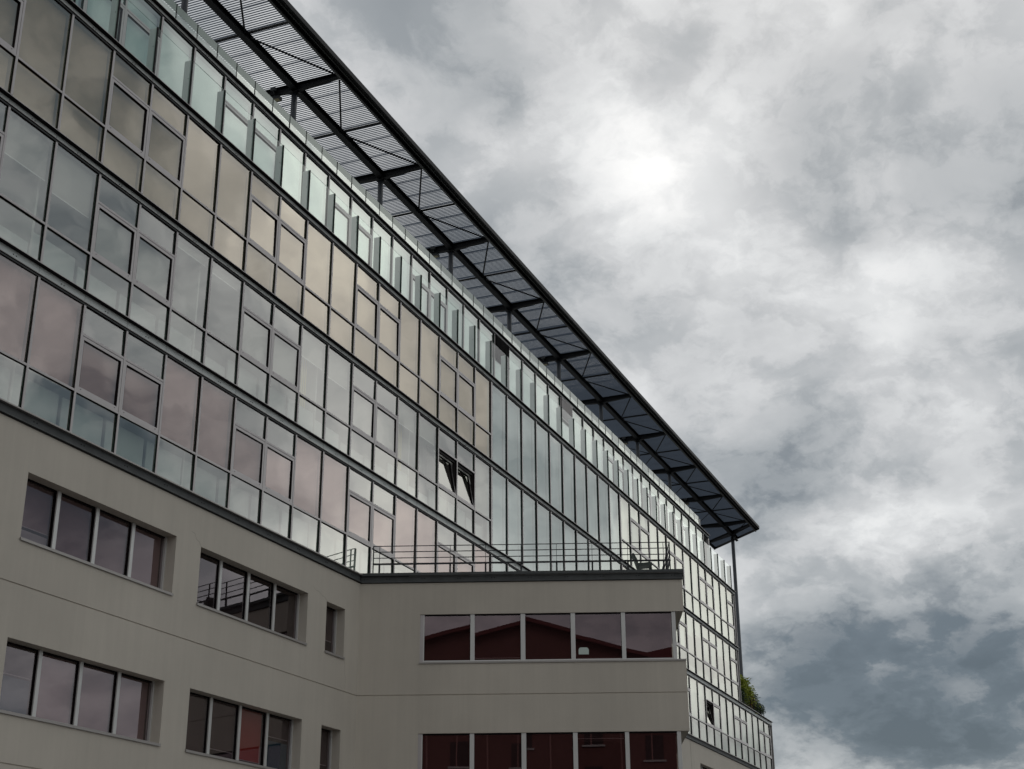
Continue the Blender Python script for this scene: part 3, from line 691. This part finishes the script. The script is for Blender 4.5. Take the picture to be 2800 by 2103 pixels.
for x in NODE:               # columns on the roof behind the balustrade
    c_ = MB(); c_.tube((x+.02, YP+.03, 15.66), (x+.02, YP+.03, ZN-.16), .095, 'column', 20); c_.box(x-.07, x+.11, YP-.06, YP+.12, ZN-.16, ZN-.125, 'steel'); c_.tube((x+.02, YP+.03, ZN-.24), (x+.02, YP+.03, ZN-.16), .075, 'gasket', 16)
    if x < 40: build('column', c_, cn, True)
c_ = MB(); c_.tube((46.0, 1.24, -1.06), (46.0, 1.24, ZN-.12), .115, 'column', 24); c_.tube((46.0, 1.24, ZN-.30), (46.0, 1.24, ZN-.12), .125, 'steel', 24); build('column', c_, cn, True)
# mid struts and diagonal rods
mids = [x+2 for x in NODE[:-1]]
for x in mids:
    b_ = MB(); b_.bar((x, .17, ZN+.03), (x, YI-.12, ZN+.03), .06, .06, 'steel'); build('strut', b_, cn)
    for sx in (-2, 2):
        b_ = MB(); b_.tube((x+(.1 if sx > 0 else -.1), YP-.06, ZN-.02), (x+sx*.93, .24, ZN), .030, 'steel', 8); build('brace', b_, cn)
    if x > 33:
        for sx in (-2, 2):
            b_ = MB(); b_.tube((x+(.1 if sx > 0 else -.1), YP+.08, ZN-.02), (x+sx*.93, YI-.2, ZN), .021, 'steel', 8); build('brace', b_, cn)
b_ = MB(); b_.tube((44.45, .28, ZN), (45.8, 1.12, ZN-.02), .021, 'steel', 8); build('brace', b_, cn)

# floodlights clamped to every second beam
ords = ['first', 'third', 'fifth', 'seventh', 'ninth']
for i, x in enumerate([NODE[3+2*q] for q in range(5)]):
    fl_ = thing('floodlight', 'small floodlight clamped under the %s canopy cross beam from the left' % ords[i], 'floodlight', (x*B, 1.75*B, CZ+(ZN-.12)*B), 'floodlights on the canopy beams')
    h = MB(); h.box(x-.02, x+.13, 1.62, 1.84, ZN-.17, ZN-.10, 'lampbody'); h.box(x-.11, x-.05, 1.66, 1.78, ZN-.02, ZN+.05, 'lampbody'); h.bar((x-.08, 1.72, ZN-.02), (x+.03, 1.72, ZN-.13), .03, .03, 'lampbody'); build('housing', h, fl_)
    h = MB(); h.box(x, x+.11, 1.64, 1.82, ZN-.174, ZN-.1705, 'lampglass'); build('lens', h, fl_)

# ------------------------------------------------------------------ wing
wg = thing('office_wing', 'rendered two-window-row office wing with a flat terrace roof projecting from the block', 'building wing', wing(3, 2, -1.06))
SL_ = 6.11; SD = 5.96
ops = [(1.155, SL_+.01, z[0], z[1]) for z in ZR]
mb = wall_with_openings(wing, 0.0, SL_, -1.05, 6.665, ops, JG, m(.055), 'render')
# side wall, soffits and sills of the bands, roof
DB = 16.4
zz = [6.665, 6.055, 5.15, 3.845, 2.925, 1.63, .71, -1.05]
for i in range(0, 8, 2):
    zt_, zb_ = zz[i], zz[i+1]
    mb.quad([(SL_, 0, zb_), (SL_, DB, zb_), (SL_, DB, zt_), (SL_, 0, zt_)], 'render')
    mb.quad([(SL_, .0, zb_), (SL_, DB, zb_), (SD-.03, DB, zb_), (SD-.03, .0, zb_)][::-1], 'render')
    if i: mb.quad([(SL_, .0, zt_), (SL_, DB, zt_), (SD-.03, DB, zt_), (SD-.03, .0, zt_)], 'render')
build('rendered_wall', mb, wg)
PB = [None]*5
for ri, (za, zb) in enumerate(ZR):
    # explicit pane edges measured along the wall
    ed = [(1.235, 2.103), (2.184, 3.049), (3.136, 3.992), (4.075, 4.940), (5.016, 5.887)]
    yy = m(.055); fr = MB(wing); k = 'alu_light'
    fr.box(1.155, 1.215, yy-m(.03), yy+m(.03), za, zb-.004, 'alu'); fr.box(1.215, 1.235, yy-m(.02), yy+m(.03), za, zb-.004, k)
    pe = [e_[1] for e_ in ed]; ps = [e_[0] for e_ in ed]
    for i in range(4): fr.box(pe[i], ps[i+1], yy-m(.03), yy+m(.05), za+.006, zb-.004, k); fr.box(pe[i]-.008, pe[i], yy-m(.01), yy+m(.05), za+.035, zb-.03, 'gasket')
    fr.box(5.887, SD, yy-m(.03), yy+m(.10), za+.006, zb-.004, k); fr.box(1.235, 5.887, yy-m(.015), yy+m(.05), za+.004, za+.036, k); fr.box(1.235, 5.887, yy-m(.012), yy+m(.05), zb-.03, zb-.004, 'gasket')
    for i in range(1, 12): fr.box(SD-.06, SD, yy+i*1.3-.04, yy+i*1.3+.04, za+.006, zb-.004, k)
    fr.box(SD-.06, SD, yy+m(.10), DB, za+.004, za+.03, k)
    o = build('window', fr, wg)
    for i, (a, b_) in enumerate(ed):
        build('pane', MB(wing).pane(a, b_-.008, yy, za+.036, zb-.03, 'g_wing'), o)
        if ri == 0 and i in (1, 3):
            bb = MB(wing).box(a+.01, b_-.02, yy+m(.08), yy+m(.085), za+(.085 if i == 1 else .06), zb-.03, 'blind_dark'); bb.box(a+.01, b_-.02, yy+m(.07), yy+m(.09), za+(.073 if i == 1 else .05), za+(.085 if i == 1 else .06), 'alu_light'); build('blind', bb, o)
        elif ri == 0 or i != 3:
            build('blind', MB(wing).box(a+.01, b_-.02, yy+m(.08), yy+m(.085), za+.04, zb-.03, 'blind_dark'), o)
        else:
            rl = MB(wing).box(a+.01, b_-.02, yy+m(.08), yy+m(.085), zb-.16, zb-.03, 'blind_dark'); rl.box(a+.01, b_-.02, yy+m(.07), yy+m(.09), zb-.115, zb-.105, 'alu_light'); build('blind', rl, o)
    if ri == 0:
        stk = MB(wing); a = 4.075+.055
        pts = [(a, yy-m(.003), za+.12), (a+.19, yy-m(.003), za+.12), (a+.19, yy-m(.003), za+.21), (a+.17, yy-m(.003), za+.24), (a+.15, yy-m(.003), za+.25), (a+.04, yy-m(.003), za+.25), (a+.015, yy-m(.003), za+.24), (a, yy-m(.003), za+.21)]
        stk.prism([(p_[0], p_[2]) for p_ in pts], 'y', yy-m(.004), yy-m(.001), 'blind_pale'); build('sticker', stk, o)
    build('side_pane', MB(wing).quad([(SD-.03, yy+.06, za+.03), (SD-.03, DB, za+.03), (SD-.03, DB, zb-.02), (SD-.03, yy+.06, zb-.02)], 'g_main'), o)
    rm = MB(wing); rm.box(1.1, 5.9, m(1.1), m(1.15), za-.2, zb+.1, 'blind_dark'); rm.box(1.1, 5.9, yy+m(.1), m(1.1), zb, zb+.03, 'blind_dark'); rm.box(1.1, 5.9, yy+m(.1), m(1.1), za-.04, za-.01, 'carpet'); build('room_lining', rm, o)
    s_ = MB(wing); s_.box(1.145, 6.126, -m(.03), m(.05), za-m(.012), za+m(.008), 'sill'); s_.box(1.145, 6.126, -m(.031), -m(.02), za-m(.04), za-m(.012), 'sill'); build('sill', s_, o)
# terrace slab with steel edge beam
tr_ = MB(); P0 = WO; P1 = (WO[0]+6.149*WE[0]-.05*WB[0], WO[1]+6.149*WE[1]-.05*WB[1]); P2 = (27.6, -.02)
tr_.prism([(P0[0], -.02), P1, P2], 'z', 6.79, 6.845, 'slab'); build('terrace_slab', tr_, wg)
eb = MB(wing)
eb.box(-.01, 6.149, -m(.10), m(.04), 6.797, 6.852, 'beamgrey'); eb.box(0.0, 6.13, -m(.02), m(.03), 6.70, 6.797, 'beamgrey'); eb.box(0, 6.12, -m(.05), m(.03), 6.672, 6.70, 'beamgrey'); eb.box(0, 6.11, -m(.012), m(.03), 6.662, 6.672, 'beamdark')
eb.box(6.11, 6.149, -m(.02), DB, 6.797, 6.852, 'beamgrey'); eb.box(6.09, 6.10, 0, DB, 6.70, 6.797, 'beamgrey'); eb.box(6.06, 6.13, 0.0, DB, 6.672, 6.70, 'beamgrey')
for s_ in [.10, .53, 1.2, 1.88, 2.53, 3.23, 3.93, 4.6, 5.28, 5.95]:
    for dx in (-.026, .026): eb.tube((s_+dx, -m(.021), 6.745), (s_+dx, -m(.028), 6.745), .013, 'gasket', 8)
build('edge_beam', eb, wg)

# ------------------------------------------------------------------ terrace railing on the wing
rl = thing('terrace_railing', 'dark grey steel railing with four horizontal rails round the wing terrace', 'railing', wing(3, 0, 6.85))
RY = m(.02); hs = [7.40, 7.285, 7.165]
posts = [.346+i*.6805 for i in range(9)]
for i, s_ in enumerate(posts):
    p_ = MB(wing); p_.box(s_-m(.006), s_+m(.006), RY, RY+m(.05), 7.05, 7.40, 'steel_rail'); w_ = .016
    p_.box(s_-w_, s_+w_, RY+m(.005), RY+m(.06), 6.85, 7.05, 'steel_rail')
    build('post', p_, rl)
for s_ in (.226, 5.910):
    p_ = MB(wing); p_.box(s_-.009, s_+.009, RY, RY+m(.06), 6.85, 7.405, 'steel_rail'); build('post', p_, rl)
for z in hs:
    build('rail', MB(wing).box(.226, 5.91, RY-m(.01), RY+m(.012), z-m(.010), z+m(.010), 'steel_rail'), rl)
build('rail', MB(wing).box(.226, 5.915, RY-m(.02), RY+m(.03), 7.046-m(.022), 7.046+m(.022), 'steel_rail'), rl)
for i in range(12):
    d = .0+i*.9
    p_ = MB(wing); p_.box(5.895, 5.925, d+.05, d+.05+m(.05), 7.05, 7.40, 'steel_rail'); p_.box(5.88, 5.93, d+.03, d+.10, 6.85, 7.05, 'steel_rail')
    if 0 < i: build('post', p_, rl)
for z in hs: build('rail', MB(wing).box(5.902, 5.918, RY, 10.2, z-m(.010), z+m(.010), 'steel_rail'), rl)
build('rail', MB(wing).box(5.895, 5.925, RY, 10.2, 7.046-m(.022), 7.046+m(.022), 'steel_rail'), rl)

# ------------------------------------------------------------------ chair on the terrace
ch = thing('garden_chair', 'low-backed dark plastic chair on the wing terrace beside the corner of the railing', 'chair', wing(5.45, .72, 6.845))
def lw(s, d, z): return wing(5.30+s/B, .55+d/B, 6.845+z/B)      # metres inside the chair
v0 = MB(lw)
def side(poly, d0, d1, k, mbx):
    n = len(mbx.v); c = len(poly)
    mbx.v += [mbx.T(p[0], d0, p[1]) for p in poly]+[mbx.T(p[0], d1, p[1]) for p in poly]
    mbx.f.append(tuple(range(n, n+c))); mbx.mi.append(mbx.mid(k)); mbx.f.append(tuple(range(n+c, n+2*c))[::-1]); mbx.mi.append(mbx.mid(k))
    for i in range(c):
        j = (i+1) % c; mbx.f.append((n+i, n+c+i, n+c+j, n+j)); mbx.mi.append(mbx.mid(k))
side([(.0, .40), (.03, .44), (.20, .455), (.40, .47), (.445, .455), (.46, .41), (.44, .38), (.22, .37), (.04, .35)], 0, .43, 'chair', v0); build('seat', v0, ch)
v0 = MB(lw); side([(.02, .38), (.06, .40), (.03, .56), (-.03, .68), (-.06, .74), (-.10, .75), (-.125, .71), (-.09, .66), (-.05, .58), (-.02, .48)], .01, .42, 'chair', v0); build('backrest', v0, ch)
for s0, s1, dd in ((.06, .02, .02), (.06, .02, .40), (.42, .45, .02), (.42, .45, .40)):
    v0 = MB(lw); v0.bar((s0, dd, .39), (s1, dd, 0), .035, .045, 'chair'); build('leg', v0, ch)

# ------------------------------------------------------------------ planted terrace at the far end
pr = thing('terrace_railing', 'thin railing of the small planted terrace at the far end of the block', 'railing', (42.5*B, .1*B, CZ+9.03*B))
for z in (9.53, 9.43, 9.31, 9.19): build('rail', MB().bar((40.5, .08, z), (44.5, .08, z), .014, .014, 'beamgrey'), pr)
for i in range(8): build('post', MB().box(40.5+i*.571-m(.006), 40.5+i*.571+m(.006), .06, .06+m(.04), 9.02, 9.55, 'beamdark'), pr)
for z in (9.53, 9.36, 9.2): build('rail', MB().bar((44.5, .08, z), (44.9, .7, z), .014, .014, 'beamdark'), pr)
pn = MB(); pn.box(40.6, 44.4, .14, .17, 9.02, 9.17, 'planter'); pn.box(40.6, 44.4, .62, .65, 9.02, 9.17, 'planter'); pn.box(40.6, 44.4, .17, .62, 9.02, 9.13, 'bark')
tag(build('planter', pn), 'long grey planter trough behind the thin railing of the far terrace', 'planter')
def leafy(name, label, x, y, z0, h, w, k, n, seed, ln=.18, droop=.5, palm=False, tz=.35, group='plants on the far terrace'):
    rnd = random.Random(seed); o = thing(name, label, 'plant', (x*B, y*B, CZ+z0*B), group)
    st = MB(); fo = MB(lambda a, b_, c: (a, b_, c)); base = Vector((x*B, y*B, CZ+z0*B)); H = h*B; Wd = w*B
    ns = 1 if palm else 9
    for s in range(ns):
        a = rnd.uniform(0, 6.28); lean = rnd.uniform(.05, .5)*Wd; tip = base+Vector((math.cos(a)*lean, math.sin(a)*lean*.6, H*rnd.uniform(.75, 1)))
        if palm: tip = base+Vector((0, 0, H*.6))
        st.T = lambda a_, b_, c_: (a_, b_, c_)
        st.tube(tuple(base), tuple(tip), .02 if not palm else .05, 'bark', 6, .008 if not palm else .035)
        if palm:
            for q in range(26):
                a2 = rnd.uniform(0, 6.28); e2 = rnd.uniform(-.3, 1.2); p = Vector(tip); d = Vector((math.cos(a2)*math.cos(e2), math.sin(a2)*math.cos(e2), math.sin(e2)))
                sd = d.cross(Vector((0, 0, 1))).normalized()*.016
                L_ = Wd*rnd.uniform(.6, 1)
                for t in range(6):
                    nd = (d+Vector((0, 0, -droop*.22*t))).normalized(); p2 = p+nd*L_/6; sc = 1-t/6.5
                    fo.v += [tuple(p-sd*sc), tuple(p+sd*sc), tuple(p2+sd*sc*.85), tuple(p2-sd*sc*.85)]; nn = len(fo.v); fo.f.append((nn-4, nn-3, nn-2, nn-1)); fo.mi.append(fo.mid(k)); p = p2
            continue
        for q in range(n//ns):
            t = rnd.random()**.7; p = base.lerp(tip, .15+.85*t)+Vector((rnd.gauss(0, 1), rnd.gauss(0, 1), rnd.gauss(0, .6)))*Wd*.16*(1.25-t*.7)
            d = Vector((rnd.gauss(0, 1), rnd.gauss(0, 1), rnd.gauss(tz, .6))).normalized(); sd = d.cross(Vector((rnd.gauss(0, 1), rnd.gauss(0, 1), 1))).normalized()*ln*.13
            L_ = ln*rnd.uniform(.6, 1.2); mid_ = p+d*L_*.5; en = mid_+(d+Vector((0, 0, -droop))).normalized()*L_*.5
            n0 = len(fo.v); fo.v += [tuple(p), tuple(mid_+sd), tuple(en), tuple(mid_-sd)]; fo.f.append((n0, n0+1, n0+2, n0+3)); fo.mi.append(fo.mid(k))
    build('stem', st, o); build('foliage', fo, o); return o
leafy('bamboo_plant', 'tall yellow-green leafy plant at the foot of the end column', 41.6, .42, 9.1, 1.15, .95, 'leaf_y', 3600, 3, .24)
leafy('bamboo_plant', 'wispy yellow-green plant with arching tips just right of the end column', 42.5, .42, 9.1, 1.08, 1.1, 'leaf_y', 1900, 5, .26, .7)
leafy('shrub', 'dark green shrub low against the end wall of the upper storeys', 41.2, .3, 9.1, .60, .8, 'leaf_d', 2200, 8, .18)
leafy('shrub', 'orange-leaved shrub in the middle of the far terrace', 42.9, .35, 9.1, .80, .6, 'leaf_o', 1400, 11, .18)
leafy('shrub', 'dense dark green shrub right of the orange-leaved one', 43.4, .4, 9.1, .72, .9, 'leaf_d', 2800, 13, .20)
leafy('palm_plant', 'purplish spiky palm at the outer corner of the far terrace', 44.2, .4, 9.1, .85, .55, 'leaf_p', 0, 17, palm=True)
leafy('shrub', 'small dark trailing shrub hanging over the last railing posts of the far terrace', 44.25, .22, 9.05, .50, .6, 'leaf_d', 1200, 19, .17)

# ------------------------------------------------------------------ red house across the street (seen in the window reflections)
hc = Vector((-21.08, -19.2, 0))+Vector((-.921, -.39, 0)).normalized()*16; hd = Vector((.921, .36, 0)).normalized(); hs_ = Vector((hd.y, -hd.x, 0))
def HT(a, d, z): v = hc+hs_*a-hd*d; return (v.x, v.y, z)
hs1 = thing('red_house', 'dark red gabled house reflected in the window row of the wing', 'house', tuple(hc))
hb = MB(HT); prof = [(-13, 0), (13, 0), (13, 18.2), (3.6, 20.6), (-2.8, 22.4), (-13, 19.8)]
n = len(hb.v); c = len(prof)
hb.v += [HT(p[0], 0, p[1]) for p in prof]+[HT(p[0], 14, p[1]) for p in prof]
hb.f += [tuple(range(n, n+c)), tuple(range(n+c, n+2*c))[::-1]]+[(n+i, n+c+i, n+c+(i+1) % c, n+(i+1) % c) for i in range(c)]; hb.mi += [hb.mid('redwall')]*(c+2)
build('wall', hb, hs1)
rf = MB(HT)
for (a, z0_), (b_, z1_) in (((-13.5, 19.7), (-2.8, 22.4)), ((-2.8, 22.4), (3.6, 20.6)), ((3.6, 20.6), (13.4, 18.1))):
    for dz in (0,):
        P = [(a, -.6, z0_), (b_, -.6, z1_), (b_, 14.6, z1_), (a, 14.6, z0_)]; Q = [(p[0], p[1], p[2]+.25) for p in P]
        rf.quad(P[::-1], 'redroof'); rf.quad(Q, 'redroof')
        for i in range(4): rf.quad([P[i], P[(i+1) % 4], Q[(i+1) % 4], Q[i]], 'redroof')
build('roof', rf, hs1)
for a in range(-11, 13, 4):
    for z in range(2, 18, 3):
        wmb = MB(HT); wmb.box(a-.6, a+.6, -.04, .02, z, z+1.6, 'shutter'); wmb.box(a-.75, a+.75, -.10, .02, z-.12, z, 'alu_light'); build('window', wmb, hs1)
    sm = MB(HT); sm.box(a+1.8, a+1.9, -.06, .0, 0, 17.8, 'seam'); sm.box(a+3.8, a+3.88, -.05, .0, 14, 17.9, 'seam'); build('pilaster', sm, hs1)

h2c = hc-hd*17+hs_*11
hs2 = thing('ochre_house', 'ochre rendered house beyond the dark red house, in the last wing pane', 'house', tuple(h2c))
M['ochre'] = mat('ochre_render', (.34, .17, .07), .9, var=.08, vscale=.5)
def HT2(a, d, z): v = h2c+hs_*a-hd*d; return (v.x, v.y, z)
hb = MB(HT2); hb.box(-9, 9, 0, 12, 0, 23.2, 'ochre'); build('wall', hb, hs2)
hb = MB(HT2); hb.prism([(-9.5, 23.2), (9.5, 23.2), (3, 24.6), (-3, 24.6)], 'y', -.5, 12.5, 'redroof'); build('roof', hb, hs2)
for a in (-7.5, -9.2, -10.4):
    hb = MB(HT); hb.box(a-.3, a+.3, 3, 3.8, 19, 21.6 if a > -9 else 21.1, 'redroof'); build('chimney', hb, hs1)
